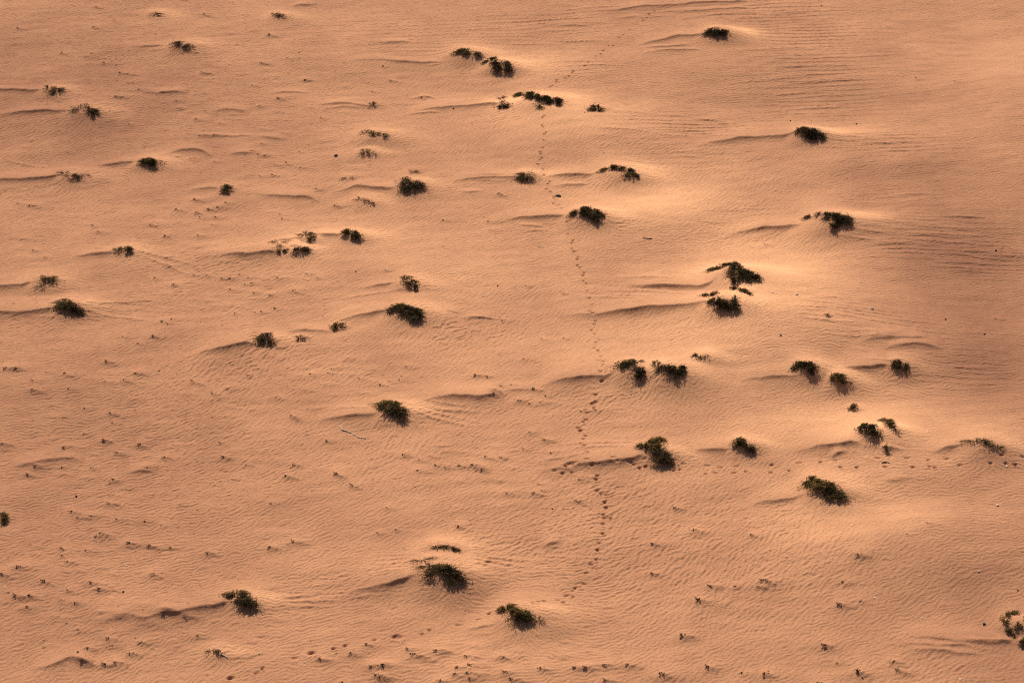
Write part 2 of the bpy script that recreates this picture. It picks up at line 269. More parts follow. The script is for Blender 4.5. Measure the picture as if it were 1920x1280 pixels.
    # low scour lines curling round the foot of the mound
# ------------------------------------------------------------------ seedlings (photo position, size)
SPRIGS = """158,8,1 180,12,1.2 226,9,.8 236,8,.6 233,17,1 350,2,.7 357,7,.7 414,11,1 436,6,.9 448,1,.6 382,25,1.1 427,36,.7 401,40,.7 64,30,.9 88,25,1 33,52,1.2 214,38,.7
175,50,1.1 205,60,.8 165,68,.8 129,72,.7 97,79,.7 211,72,.7 463,51,.7 319,56,.6 314,121,.7 171,100,1 160,105,1 115,98,1.1 193,117,1.2 218,110,1 224,136,1.2 233,150,.8 378,135,1.1
422,132,.9 428,122,.7 217,180,1.1 260,167,1 330,188,1 367,222,1.2 437,226,.8 412,231,.9 467,233,.8 241,232,.9 172,244,.8 169,264,.7 353,252,.8 374,254,.8 401,252,.9 455,250,.7
357,297,.9 402,302,.8 467,306,.7 472,282,.8 1,221,.8 473,159,.9 475,197,.8 494,3,.9 577,5,.7 688,9,.7 710,16,.8 740,15,.8 840,10,.7 824,20,.8 648,28,.8 803,46,.6 504,64,1.4 561,99,.8 515,107,.8
538,108,1 562,109,.9 570,110,.8 550,116,.7 491,117,1.2 549,122,.6 542,138,.8 571,149,1.2 627,134,.9 645,118,.6 717,123,1 744,124,.7 731,150,1.1 596,156,.7 617,156,.8
698,153,.7 698,171,.9 747,161,.7 821,154,.6 521,183,1.3 490,179,.7 485,198,1 586,198,.7 602,220,.9 790,182,1.1 529,249,.9 574,254,.7 489,268,.8 515,274,.7 561,284,.8 484,288,1
496,291,1 514,308,.8 536,304,1.1 564,313,.9 814,250,.8 1176,142,.6 1159,265,.5 1045,277,.7 1540,12,.7 1480,14,.8 1505,17,.6 1557,88,.7 1643,81,.5 1694,81,.6 1717,145,1 1790,152,.9 1716,166,.6
10,358,.7 34,381,1 55,384,1.1 365,373,1.2 422,379,.9 407,387,1 390,391,1.1 330,391,1.2 368,397,1.2 374,406,.9 403,406,1 397,420,.7 282,420,1.2 308,441,1.1 172,422,1 184,434,1 371,440,1
62,468,.9 84,482,.7 290,520,1 325,533,1.2 364,514,.8 388,515,.9 415,521,1 430,521,.9 448,514,.8 465,520,1 459,532,.8 471,530,.9 431,542,1 476,549,.9 440,586,1 452,583,.6 479,585,.9 321,597,.9
302,602,1 314,606,.8 287,629,1.3 230,630,.7 486,329,.9 510,327,1.1 592,353,1 566,342,.7 628,384,1.3 524,401,.9 529,409,.9 830,412,.8 935,362,1.2 915,414,.8 917,430,.7 575,512,.8
520,520,1 595,520,.7 635,528,.6 550,544,1.1 605,537,.6 506,552,.9 515,577,1 490,583,.8 722,506,.7 941,600,.9 986,535,.8 1057,549,.7 1015,634,.9 1057,633,.8 1434,457,.7 1588,336,.6
1866,597,.9 199,676,1.3 10,689,1.4 27,689,1.2 121,699,1.3 86,696,.7 60,712,1 60,730,1.2 128,728,1 196,714,1 231,711,1.1 253,699,1.2 258,643,.8 360,713,1.3 397,736,.9 425,728,1 464,703,1
206,773,1.1 158,764,.7 210,791,.7 157,812,.8 193,824,1.3 260,832,1.2 217,848,1.3 119,838,1.4 2,831,1.4 307,856,1 65,874,1.2 116,875,.8 171,876,1 276,875,1 211,898,1.4 50,888,1.1 412,829,.9 417,855,1.2
461,871,.7 204,943,1.2 337,945,.7 133,958,1.3 621,690,.8 652,671,.7 615,698,.7 582,700,.8 672,708,.9 761,686,.9 753,704,.7 731,714,.8 748,711,.8 712,720,1.1 571,731,.7 517,744,1 890,702,1.3
912,705,.8 939,722,.9 958,720,.7 546,778,1.1 557,786,.9 612,825,1 755,851,1 785,861,.9 806,854,.8 783,881,1 817,871,1 834,875,.8 860,871,1.1 885,870,1.1 892,876,.9 902,879,1 910,855,1.1 937,856,.9
549,870,1.1 535,891,1.2 628,887,1.4 659,908,1.3 507,943,.9 725,951,.8 950,924,1 1000,728,1.4 1022,741,.9 1013,753,1 971,750,1.1 992,756,.9 982,672,.8 1115,767,1 1088,769,.8 993,809,.9 1020,823,1.2
980,840,.8 1032,848,.8 1086,898,.9 1010,906,.7 1015,919,.7 999,924,1.2 1078,937,1.1 1264,951,1.2 145,969,1 170,966,.9 218,972,1 271,976,.9 302,984,.8 187,999,1.2 178,1005,.9 239,1017,1.3 278,1021,1.3
319,1025,1 388,1035,1.2 115,1027,1.3 160,1030,.9 116,1041,1 125,1052,1.1 31,1062,1.5 3,1075,1.4 79,1088,1.4 169,1090,1.1 185,1102,1.3 126,1105,1.1 284,1075,1.2 27,1115,1.5 55,1116,1.5 114,1124,1
140,1130,1.2 51,1136,1 304,1147,1.2 346,1156,1.2 146,1180,.9 201,1195,1.3 264,1203,1.1 370,1191,1 163,1214,1.2 210,1209,1 243,1223,1.2 152,1238,1.3 193,1244,1.4 214,1240,1.2 504,1024,1.2 548,1013,1.3
707,998,.9 742,992,.9 858,985,1.1 598,1233,1.4 657,1222,1.3 686,1206,1.2 764,1215,1.1 774,1225,1.6 816,1218,1.4 873,1229,1.3 943,1230,1.2 694,1248,1.2 716,1246,1.7 704,1264,1.3 712,1268,1.6 855,1250,1.4
881,1245,1.3 850,1262,1.1 875,1260,1.1 880,1270,1.2 945,1258,1.4 957,1272,1.5 641,1278,1.1 824,1275,1.3 1300,993,1.4 1222,1018,1.1 1223,1074,1.1 1329,1097,1.7 1377,1098,1 1421,1099,1.2 1429,1087,1.9 1308,1123,2
1278,1190,1.7 1408,1001,1.1 1013,1250,1.3 1075,1250,1.3 1095,1250,1.3 1132,1245,1.3 1175,1245,1.3 1241,1263,2.1 1134,1274,1.6 1325,1248,1.5 1390,1260,1 1433,1262,1.9 1608,1038,1.4 1579,1089,.9 1574,1131,1.6 1613,1126,1
1545,1209,2 1569,1242,.9 1674,1240,1.5 1682,1255,1.5 1608,1258,2.1 1534,1279,1.4 1740,979,.9 925,736,1.1 1700,1000,.5"""
SPR = [tuple(float(v) for v in t.split(',')) for t in SPRIGS.split()]
seen = sorted(SPR, key=lambda s: -s[2] * (0.6 + s[1] / 1280))[:298]
REST = [s for s in SPR if s not in seen]
SPR = [s for s in SPR if s in seen]
# shallow pocks and bumps of trodden, tufted sand, denser on the left
for cx, cy, rx, ry, n in [(240,100,260,130,210),(500,230,260,110,170),(150,420,180,80,50),(400,520,150,60,90),(250,820,260,130,110),(450,1150,300,90,70),(560,720,180,60,60),(850,870,200,40,50),(150,1100,160,120,80),(900,1230,300,40,60)]:
    for _ in range(n):
        a, rr = rng.random() * 6.283, math.sqrt(rng.random()); c = ground(cx + rx * rr * math.cos(a), cy + ry * rr * math.sin(a)); k = rng.uniform(.5, 1.3)
        mound(c[0], c[1], .020 * k * (1 if rng.random() < .7 else -1), .16 * k, .24 * k, .16 * k, .09 * k, add=True)
for px, py, sz in SPR:
    H = .042 * sz; c = ground(px + 2, py + 1, H * .6); k = rng.uniform(.8, 1.25)
    mound(c[0] + .05, c[1] - .02, H * 1.05, .22 * sz * k, .38 * sz * k, .30 * sz, .17 * sz, add=True)
    if sz > 1.05:
        a = rng.uniform(18, 36); t = rng.uniform(.05, .3)
        ridge([(px - 6, py + 2), (px + a * .4, py + 2 + a * .4 * t), (px + a, py + 2 + a * t)], .035 * sz, near=1.8, far=3, small=True)

# ------------------------------------------------------------------ footprints pressed into the sand
FP = """1243,6 1228,22 1217,27 1213,34 1207,39 1180,57 1168,66 1160,71 1150,86 1142,86 1132,95 1127,102 1118,106 1103,117 1097,124 1087,127 1075,134 1073,137 1067,145 1059,148 1044,153 1043,157
1035,165 1032,168 1019,210 1021,222 1018,224 1016,235 1018,238 1024,248 1021,251 1020,263 1018,277 1013,285 1014,289 1016,297 1013,300 1009,309 1018,318 1020,332 1031,342 1028,346 1025,355 1032,360 1039,369
1039,373 1038,382 1045,386 1053,393 1063,423 1065,440 1074,451 1072,456 1072,466 1077,472 1084,482 1083,486 1082,497 1088,501 1095,511 1094,516 1094,527 1100,532 1102,547 1105,562 1110,577 1106,590 1111,595
1116,605 1114,610 1109,620 1115,627 1123,637 1118,642 1115,653 1121,658 1126,671 1123,681 1131,684 1131,692 1126,707 1128,721 1117,742 1117,755 1111,758 1114,766 1101,775 1098,770 1099,787 1095,791 1084,802
1088,807 1098,817 1094,823 1089,834 1095,840 1101,855 1120,895 1117,902 1118,920 1136,928 1133,941 1136,951 1130,965 1145,971 1131,1000 1122,1012 1119,1049 1108,1058 1119,1066 1078,1103 1074,1121 1055,1136
1020,1139 998,1148 1060,880 1072,889 1055,890 1110,880 1157,874 1187,876 1199,880 1211,878 1264,883 1275,882 1323,888 1341,887 1376,887 1399,884 1445,887 1479,885 1538,869 1576,881 1607,878 1660,875 1712,876
1741,862 1743,874 1753,876 1857,873 1886,873 1902,874 647,1210 626,1216 806,1181 792,1188 492,1252 481,1261 918,1157 938,1156"""
FPB = """1127,927 1133,971 1132,983 1124,1018 1121,1031 1108,1064 1100,1075 1095,1095 1075,1108 1062,1119 1046,1133 1011,1143 898,1165 859,1172 702,1200 552,1234 1040,886 1078,876 1100,872
1150,870 1180,873 1208,868 1282,872 1326,873 1350,876 1380,874 1448,872 1499,870 1566,865 1645,859 1700,859 1775,861 1800,873 1877,862 1917,861"""
FPC = "585,1225 744,1194 433,1271 1068,878"
def dent(px, py, a, b, dep, rot=0):
    c = ground(px, py)
    s = win(c[0] - 3.5 * a, c[0] + 3.5 * a, c[1] - 4 * b, c[1] + 4 * b)
    if s is None: return
    dx = gx[s[1]][None, :] - c[0]; dy = gy[s[0]][:, None] - c[1]
    xx = dx * math.cos(rot) + dy * math.sin(rot); yy = -dx * math.sin(rot) + dy * math.cos(rot)
    q = np.sqrt((xx / a) ** 2 + (yy / b) ** 2)
    # deepest at the far (toe) side, shallow ramp towards the near side, low pushed-up lip on the near side
    ADD[s] += (-dep * np.exp(-(q ** 5)) * (1 + .55 * np.clip(yy / b, -1, 1)) + dep * .22 * np.exp(-((q - 1.45) / .4) ** 2) * np.clip(-dy / b, 0, 1)).astype(np.float32)
for txt, a, b, d in ((FP, .082, .066, .054), (FPB, .10, .072, .040), (FPC, .14, .12, .070)):
    for t in txt.split():
        px, py = map(float, t.split(','))
        k = rng.uniform(.85, 1.2); kk = .85 if py < 700 else 1.0
        dent(px, py, a * k * kk, b * k * kk, d * kk, rng.uniform(-.4, .4) + (.35 if py > 1150 else 0))

# ------------------------------------------------------------------ wind ripples (band-limited, following a direction field)
def px_of(x, y):        # where a ground point falls, used only to look up the ripple direction map below
    dz = -CAM_H; f = y * cp - dz * sp; up = y * sp + dz * cp
    return 960 + 960 * (x / f) / T, 640 - 960 * (up / f) / T
ANG = [(150,150,22),(300,60,18),(300,500,12),(150,400,26),(100,800,6),(300,1000,12),(430,700,48),(700,850,40),(860,620,38),(500,560,25),(1150,760,32),(1150,950,36),
 (1300,1080,46),(1500,1000,42),(1700,500,0),(1300,150,6),(1500,100,3),(1700,150,0),(1300,470,12),(1350,610,32),(900,1050,30),(1000,1120,-6),(1000,600,40),(950,480,12),(1750,1150,24),
 (1800,700,-3),(1850,950,0),(600,1150,12),(250,1200,22),(920,240,44),(1500,650,0),(700,60,12),(620,240,16),(340,300,-20),(60,640,12),(560,980,30),(1420,450,40),(1280,900,36),
 (830,120,60),(1100,360,40),(1530,1240,30),(60,350,30),(390,430,35),(500,130,20)]
cs = np.array([ground(a, b) for a, b, _ in ANG]); wa = []
for (a, b, d) in ANG:
    m = mpp(a, b); wa.append(math.atan2(math.sin(R(d)) / .5, math.cos(R(d))))
wa = np.array(wa)
sub = 16
sx = gx[::sub]; sy = gy[::sub]; SX, SY = np.meshgrid(sx, sy)
c2 = np.zeros_like(SX); s2 = np.zeros_like(SX)
for (px_, py_), a in zip(cs, wa):
    w_ = 1 / (((SX - px_) ** 2 + (SY - py_) ** 2) / 4 + .5) ** 1.6
    c2 += w_ * math.cos(2 * a); s2 += w_ * math.sin(2 * a)
# crests wrap round the foot of the bigger mounds
for nm, lb, bl in SHRUBS:
    W = (max(b[0] + b[2] for b in bl) - min(b[0] - b[2] for b in bl)); 
    if W < 34: continue
    cx = sum(b[0] for b in bl) / len(bl); cy = max(b[1] + b[3] for b in bl)
    c = ground(cx, cy - 4); r = W * mpp(cx, cy)
    dx, dy = SX - c[0], SY - c[1]; a = np.arctan2(dy, dx)
    m_ = np.exp(-((dx / (1.1 * r)) ** 2 + ((dy + .7 * r) / (.9 * r)) ** 2)) * 1.6 * np.sqrt(c2 ** 2 + s2 ** 2)
    c2 += m_ * np.cos(2 * a); s2 += m_ * np.sin(2 * a)
TH = .5 * np.arctan2(s2, c2)
def up_(A):             # enlarge a coarse map to the full grid, bilinear
    fy = np.arange(NY) / sub; fx = np.arange(NX) / sub
    y0 = np.minimum(fy.astype(int), A.shape[0] - 2); x0 = np.minimum(fx.astype(int), A.shape[1] - 2)
    ty = np.clip(fy - y0, 0, 1)[:, None]; tx = np.clip(fx - x0, 0, 1)[None, :]
    return ((A[y0][:, x0] * (1 - tx) + A[y0][:, x0 + 1] * tx) * (1 - ty) + (A[y0 + 1][:, x0] * (1 - tx) + A[y0 + 1][:, x0 + 1] * tx) * ty).astype(np.float32)
def blobs(lst, base):
    A = np.full_like(SX, base)
    for px_, py_, rx, ry, a in lst:
        c = ground(px_, py_); m = mpp(px_, py_)
        A += a * np.exp(-((SX - c[0]) / (rx * m)) ** 2 - ((SY - c[1]) / (ry * m * 2)) ** 2)
    return np.clip(A, 0.0, 3)
COARSE = blobs([(860,625,110,32,1.5),(430,495,90,25,.9),(500,665,120,30,1.1),(740,825,150,55,.8),(1150,745,130,40,1.0),(1150,930,150,60,1.1),(1300,1060,260,90,1.0),(940,1010,110,50,1.0),
  (930,225,70,25,.9),(1410,445,80,22,.9),(1290,605,120,30,.9),(420,690,120,50,.7),(720,1095,120,30,1.0),(1000,430,70,20,.8),(1110,345,70,20,.8),(80,600,120,20,.9),(90,355,80,20,.9),(860,140,60,25,.6),
  (1760,1245,120,30,.6),(100,220,90,18,.5),(340,110,80,20,.5),(1150,425,60,18,.8),(1460,955,80,20,.8),(880,770,80,20,.6),(280,490,70,20,.6),(380,770,120,60,.4),(400,900,200,60,.4),(1500,1010,90,60,.5)], .12)
FINE = blobs([(1060,215,90,25,-.5),(1230,380,90,35,-.5),(1440,520,90,50,-.5),(1600,245,60,16,-.5),(1640,412,60,20,-.6),(1320,700,70,25,-.4),(1640,790,120,45,-.35),(1640,970,140,50,-.35),(700,480,100,40,-.3),
  (960,1200,120,40,-.35),(1850,120,120,120,-.45),(250,600,60,20,-.2),(1400,700,70,25,-.4),(1700,140,120,80,-.25),(900,640,60,15,-.3),(100,250,300,300,.15),(300,900,300,300,.3),(1300,1050,260,120,.25),(950,280,60,40,-.2)], .9)
def band(lam, th, aspect, seed):
    r = np.random.default_rng(seed)
    F = np.fft.rfft2(r.standard_normal((NY, NX)).astype(np.float32))
    ky = np.fft.fftfreq(NY, DY)[:, None]; kx = np.fft.rfftfreq(NX, DX)[None, :]
    nx, ny = -math.sin(th), math.cos(th)                      # across the crests
    ka = kx * nx + ky * ny; kb = kx * ny - ky * nx
    k0 = 1 / lam
    G = np.exp(-((np.abs(ka) - k0) / (.36 * k0)) ** 2 - (kb / (k0 / aspect)) ** 2)
    g = np.fft.irfft2(F * G, s=(NY, NX)); g /= g.std()
    return g.astype(np.float32)
def wave(lam, th, aspect, seed, bw=.26):
    """complex travelling-wave field: its argument is the ripple phase, so crests keep an even height and spacing and fork where they meet"""
    r = np.random.default_rng(seed)
    F = np.fft.fft2(r.standard_normal((NY, NX)).astype(np.float32)).astype(np.complex64)
    ky = np.fft.fftfreq(NY, DY).astype(np.float32)[:, None]; kx = np.fft.fftfreq(NX, DX).astype(np.float32)[None, :]
    nx, ny = -math.sin(th), math.cos(th)
    if ny < 0: nx, ny = -nx, -ny
    ka = kx * nx + ky * ny; kb = kx * ny - ky * nx; k0 = 1 / lam
    G = np.exp(-((ka - k0) / (bw * k0)) ** 2 - (kb / (k0 / aspect)) ** 2)
    c = np.fft.ifft2(F * G).astype(np.complex64); return c / np.abs(c).mean()
def crest(c, s):
    ph = np.angle(c); return np.cos(ph + s * np.cos(ph)) * np.clip(np.abs(c) / np.abs(c).mean(), .25, 1.3) ** .6
K = 8; RIPF, RIPC = .0098, .0125
C2u, S2u = up_(np.cos(2 * TH)), up_(np.sin(2 * TH))
wsum = np.zeros((NY, NX), np.float32); WK = []
for k in range(K):
    a = math.pi * k / K
    wk = np.clip(C2u * math.cos(2 * a) + S2u * math.sin(2 * a), 0, 1) ** 6
    WK.append(wk); wsum += wk * wk
wsum = np.sqrt(wsum) + 1e-4
FU, CU = up_(FINE), up_(COARSE)
GF = np.zeros((NY, NX), np.complex64); GC = np.zeros((NY, NX), np.complex64)
for k in range(K):
    a = math.pi * k / K; wk = WK[k] / wsum
    GF += wk * wave(.170, a, 2.6, 100 + k)
    GC += wk * wave(.245, a, 2.8, 200 + k)
del WK
def warp(g, wx, wy):    # bend the crests so that they wander
    fj = np.clip(np.arange(NY, dtype=np.float32)[:, None] + wy / DY, 0, NY - 1.01); fi = np.clip(np.arange(NX, dtype=np.float32)[None, :] + wx / DX, 0, NX - 1.01)
    j = fj.astype(np.int32); i = fi.astype(np.int32); tj = fj - j; ti = fi - i
    return (g[j, i] * (1 - ti) + g[j, i + 1] * ti) * (1 - tj) + (g[j + 1, i] * (1 - ti) + g[j + 1, i + 1] * ti) * tj
W1, W2 = band(.7, .2, 1.2, 701), band(.7, 1.6, 1.2, 702)
GF = warp(GF, .05 * W1, .05 * W2); GC = warp(GC, .065 * W2, .065 * W1)
RIP = RIPF * FU * crest(GF, .5) + RIPC * CU * crest(GC, .6) + .0014 * band(.11, .0, 1.3, 301)
LINES = up_(blobs([(cx, cy, rx * .95, ry * .95, H * 15) for cx, cy, rx, ry, n, tilt, ln, H in STREAKS], 0.0))
YW = 1 / (1 + np.exp(-(GY - 95) / 3.0)).astype(np.float32)        # the lines swing round between the far and the middle ground
LN = np.sqrt(YW) * wave(.42, R(6), 14, 501, .14) + np.sqrt(1 - YW) * wave(.34, R(-5), 14, 502, .14)
LN = warp(LN, 0 * W1, .05 * band(2.2, .1, 1.5, 503))
RIP += .0165 * np.minimum(LINES, .8) * crest(LN, .75)
MED = .004 * band(.9, .25, 1.5, 401) + .009 * band(2.6, .3, 1.6, 402)
DUNE = Z3 ** np.float32(.2) + .75 * np.cbrt(S3)
RIP *= 1 - .75 * np.clip(CALM, 0, 1)
edge = np.minimum.reduce([(GX - X0), (X1 - GX), (GY - Y0), (Y1 - GY)]); edge = np.clip(edge / 2.0, 0, 1) ** 2
ZZ = macro(GX, GY) + (DUNE + ADD + RIP + MED) * edge
# pale, finer sand on drifts and sheets; lighter centre and darker edges paint lens vignette
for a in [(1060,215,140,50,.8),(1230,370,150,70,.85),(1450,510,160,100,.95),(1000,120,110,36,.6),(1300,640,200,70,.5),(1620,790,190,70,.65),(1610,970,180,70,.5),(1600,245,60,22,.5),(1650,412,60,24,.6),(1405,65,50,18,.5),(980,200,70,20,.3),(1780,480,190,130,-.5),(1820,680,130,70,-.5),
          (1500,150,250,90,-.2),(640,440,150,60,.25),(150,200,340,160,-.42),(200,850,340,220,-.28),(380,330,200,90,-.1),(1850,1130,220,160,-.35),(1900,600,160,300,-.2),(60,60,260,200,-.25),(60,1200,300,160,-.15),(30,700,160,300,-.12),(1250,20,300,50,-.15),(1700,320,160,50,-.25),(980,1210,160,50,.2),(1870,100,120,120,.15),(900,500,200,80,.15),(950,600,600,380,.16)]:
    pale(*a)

def terr(x, y):
    fx = np.clip((np.asarray(x) - X0) / DX, 0, NX - 2.001); fy = np.clip((np.asarray(y) - Y0) / DY, 0, NY - 2.001)
    i = fx.astype(int); j = fy.astype(int); tx = fx - i; ty = fy - j
    return (ZZ[j, i] * (1 - tx) + ZZ[j, i + 1] * tx) * (1 - ty) + (ZZ[j + 1, i] * (1 - tx) + ZZ[j + 1, i + 1] * tx) * ty
def hit(px, py):
    d = ray(px, py); t0 = (CAM_H - 1.2) / -d[2]; t1 = (CAM_H + 1.2) / -d[2]
    t = np.linspace(t0, t1, 500); z = CAM_H + d[2] * t; h = terr(d[0] * t, d[1] * t)
    i = int(np.argmax(z <= h)); t = t[i]
    return np.array([d[0] * t, d[1] * t, float(terr(d[0] * t, d[1] * t))])

# outer rows stretching away
def stretch(g, lo, hi):
    a, st = [], .05; p = g[0]
    while p > lo: st *= 1.22; p -= st; a.append(p)
    b, st = [], .05; p = g[-1]
    while p < hi: st *= 1.22; p += st; b.append(p)
    return np.array(a[::-1]), np.array(b)
ax_, bx_ = stretch(gx, -2500, 2500); ay_, by_ = stretch(gy, -300, 4500)
fx = np.concatenate([ax_, gx, bx_]); fy = np.concatenate([ay_, gy, by_])
NA, NB = len(ax_), len(ay_)
FX, FY = np.meshgrid(fx, fy)
ZF = np.zeros(FX.shape, np.float32)
ZF[:, :] = macro(FX, FY)
ZF[NB:NB + NY, NA:NA + NX] = ZZ
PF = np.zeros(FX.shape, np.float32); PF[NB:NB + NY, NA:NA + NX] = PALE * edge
ny_, nx_ = FX.shape; nv = nx_ * ny_
co = np.empty((nv, 3), np.float32); co[:, 0] = FX.ravel(); co[:, 1] = FY.ravel(); co[:, 2] = ZF.ravel()
idx = np.arange(nv, dtype=np.int32).reshape(ny_, nx_)
q = np.stack([idx[:-1, :-1], idx[:-1, 1:], idx[1:, 1:], idx[1:, :-1]], -1).reshape(-1, 4)
me = bpy.data.meshes.new("sand_ground")
me.vertices.add(nv); me.vertices.foreach_set("co", co.ravel())
nf = len(q); me.loops.add(nf * 4); me.loops.foreach_set("vertex_index", q.ravel())
me.polygons.add(nf); me.polygons.foreach_set("loop_start", np.arange(0, nf * 4, 4, dtype=np.int32))
try: me.polygons.foreach_set("loop_total", np.full(nf, 4, np.int32))
except Exception: pass
me.update()
me.polygons.foreach_set("use_smooth", np.ones(nf, bool))
at = me.attributes.new("pale_sand_vignette", 'FLOAT', 'POINT'); at.data.foreach_set("value", PF.ravel())
sand = bpy.data.objects.new("sand_ground", me); COL.objects.link(sand); sand['kind'] = 'structure'

# ------------------------------------------------------------------ materials
def mat(name):
    m = bpy.data.materials.new(name); m.use_nodes = True; n = m.node_tree.nodes; l = m.node_tree.links
    return m, n, l, n['Principled BSDF']
def node(n, t, **kw):
    x = n.new(t)
    for k, v in kw.items(): setattr(x, k, v)
    return x
m, n, l, b = mat("desert_sand")
b.inputs['Roughness'].default_value = .95; b.inputs['Specular IOR Level'].default_value = .15
geo = node(n, 'ShaderNodeNewGeometry')
def noise(scale, detail, rough=.55):
    x = node(n, 'ShaderNodeTexNoise'); x.inputs['Scale'].default_value = scale; x.inputs['Detail'].default_value = detail; x.inputs['Roughness'].default_value = rough
    l.new(geo.outputs['Position'], x.inputs['Vector']); return x
atn = node(n, 'ShaderNodeAttribute', attribute_name="pale_sand_vignette")
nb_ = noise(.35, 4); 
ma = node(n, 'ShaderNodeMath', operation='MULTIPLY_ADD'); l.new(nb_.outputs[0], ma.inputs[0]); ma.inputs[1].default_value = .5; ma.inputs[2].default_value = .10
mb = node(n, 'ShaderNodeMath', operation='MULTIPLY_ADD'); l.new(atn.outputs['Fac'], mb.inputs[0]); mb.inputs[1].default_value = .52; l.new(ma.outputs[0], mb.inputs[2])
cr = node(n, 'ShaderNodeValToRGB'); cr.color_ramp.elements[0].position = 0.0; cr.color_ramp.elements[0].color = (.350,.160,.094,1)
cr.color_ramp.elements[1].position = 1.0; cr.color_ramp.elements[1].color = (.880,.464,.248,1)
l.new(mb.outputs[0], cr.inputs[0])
ng = noise(26, 3, .7)
mg = node(n, 'ShaderNodeMapRange'); l.new(ng.outputs[0], mg.inputs[0]); mg.inputs[1].default_value = .25; mg.inputs[2].default_value = .75; mg.inputs[3].default_value = .80; mg.inputs[4].default_value = 1.20
ng2 = noise(9, 2, .6)
mg2 = node(n, 'ShaderNodeMapRange'); l.new(ng2.outputs[0], mg2.inputs[0]); mg2.inputs[1].default_value = .3; mg2.inputs[2].default_value = .7; mg2.inputs[3].default_value = .93; mg2.inputs[4].default_value = 1.07
mm2 = node(n, 'ShaderNodeMath', operation='MULTIPLY'); l.new(mg.outputs[0], mm2.inputs[0]); l.new(mg2.outputs[0], mm2.inputs[1])
mx = node(n, 'ShaderNodeMix', data_type='RGBA', blend_type='MULTIPLY'); mx.inputs[0].default_value = 1
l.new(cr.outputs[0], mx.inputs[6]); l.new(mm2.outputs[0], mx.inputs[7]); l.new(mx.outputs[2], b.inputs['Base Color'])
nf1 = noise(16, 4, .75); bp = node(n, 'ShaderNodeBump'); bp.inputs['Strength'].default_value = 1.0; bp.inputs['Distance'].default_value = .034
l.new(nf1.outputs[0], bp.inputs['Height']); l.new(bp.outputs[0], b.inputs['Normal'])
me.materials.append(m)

def leafmat(name, c0, c1, trans=.25):
    m, n, l, b = mat(name)
    g = node(n, 'ShaderNodeNewGeometry'); r = node(n, 'ShaderNodeValToRGB')
    r.color_ramp.elements[0].color = (*c0, 1); r.color_ramp.elements[1].color = (*c1, 1)
    l.new(g.outputs['Random Per Island'], r.inputs[0]); l.new(r.outputs[0], b.inputs['Base Color'])
    b.inputs['Roughness'].default_value = .75; b.inputs['Specular IOR Level'].default_value = .2
    t = node(n, 'ShaderNodeBsdfTranslucent'); l.new(r.outputs[0], t.inputs[0])
    mix = node(n, 'ShaderNodeMixShader'); mix.inputs[0].default_value = trans
    o = n['Material Output']; l.new(b.outputs[0], mix.inputs[1]); l.new(t.outputs[0], mix.inputs[2]); l.new(mix.outputs[0], o.inputs[0])
    return m
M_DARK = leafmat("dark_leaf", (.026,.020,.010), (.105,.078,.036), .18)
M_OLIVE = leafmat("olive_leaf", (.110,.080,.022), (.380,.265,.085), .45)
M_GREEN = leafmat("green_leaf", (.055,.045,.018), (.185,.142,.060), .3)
M_STRAW = leafmat("dry_leaf", (.14,.095,.045), (.34,.25,.13), .2)
M_STEM = leafmat("dry_stem", (.070,.045,.026), (.240,.165,.095), 0)
def rockmat(name, c0, c1):
    m, n, l, b = mat(name); x = node(n, 'ShaderNodeTexNoise'); x.inputs['Scale'].default_value = 30
    tc = node(n, 'ShaderNodeTexCoord'); l.new(tc.outputs['Object'], x.inputs['Vector'])
    r = node(n, 'ShaderNodeValToRGB'); r.color_ramp.elements[0].color = (*c0, 1); r.color_ramp.elements[1].color = (*c1, 1)
    l.new(x.outputs[0], r.inputs[0]); l.new(r.outputs[0], b.inputs['Base Color']); b.inputs['Roughness'].default_value = .8; return m
M_ROCK = rockmat("dark_rock", (.012,.010,.010), (.035,.028,.026))
M_SHELL = rockmat("white_pebble", (.75,.68,.58), (.9,.85,.76))
M_WOOD = rockmat("bleached_wood", (.55,.42,.28), (.80,.66,.48))

def build(name, V, F, mats, mi=None, parent=None, loc=None):
    me = bpy.data.meshes.new(name); me.from_pydata([tuple(v) for v in V], [], [tuple(f) for f in F])
    for mm in mats: me.materials.append(mm)
    if mi is not None: me.polygons.foreach_set("material_index", np.array(mi, np.int32))
    me.update(); o = bpy.data.objects.new(name, me); COL.objects.link(o)
    if parent: o.parent = parent
    if loc is not None: o.location = loc
    return o

def leaves(P, size, elong=1.8, up=.3, along=None):
    """pointed leaf faces (two triangles folded along the midrib) at points P"""
    N = len(P)
    d = rng.normal(size=(N, 3)); d[:, 2] = d[:, 2] * .6 + up
    if along is not None: d += along * 2.2
    d /= np.linalg.norm(d, axis=1)[:, None]
    s = rng.normal(size=(N, 3)); s -= d * (s * d).sum(1)[:, None]; s /= np.linalg.norm(s, axis=1)[:, None]
    nrm = np.cross(d, s)
    L = size * rng.uniform(.6, 1.3, (N, 1)); Wd = L / elong
    a = P - d * L * .5; b = P + s * Wd * .5 + nrm * Wd * .12; c = P + d * L * .5; e = P - s * Wd * .5 + nrm * Wd * .12
    V = np.stack([a, b, c, e], 1).reshape(-1, 3)
    i = np.arange(N) * 4
    F = np.concatenate([np.stack([i, i + 1, i + 2], 1), np.stack([i, i + 2, i + 3], 1)])
    return V, F
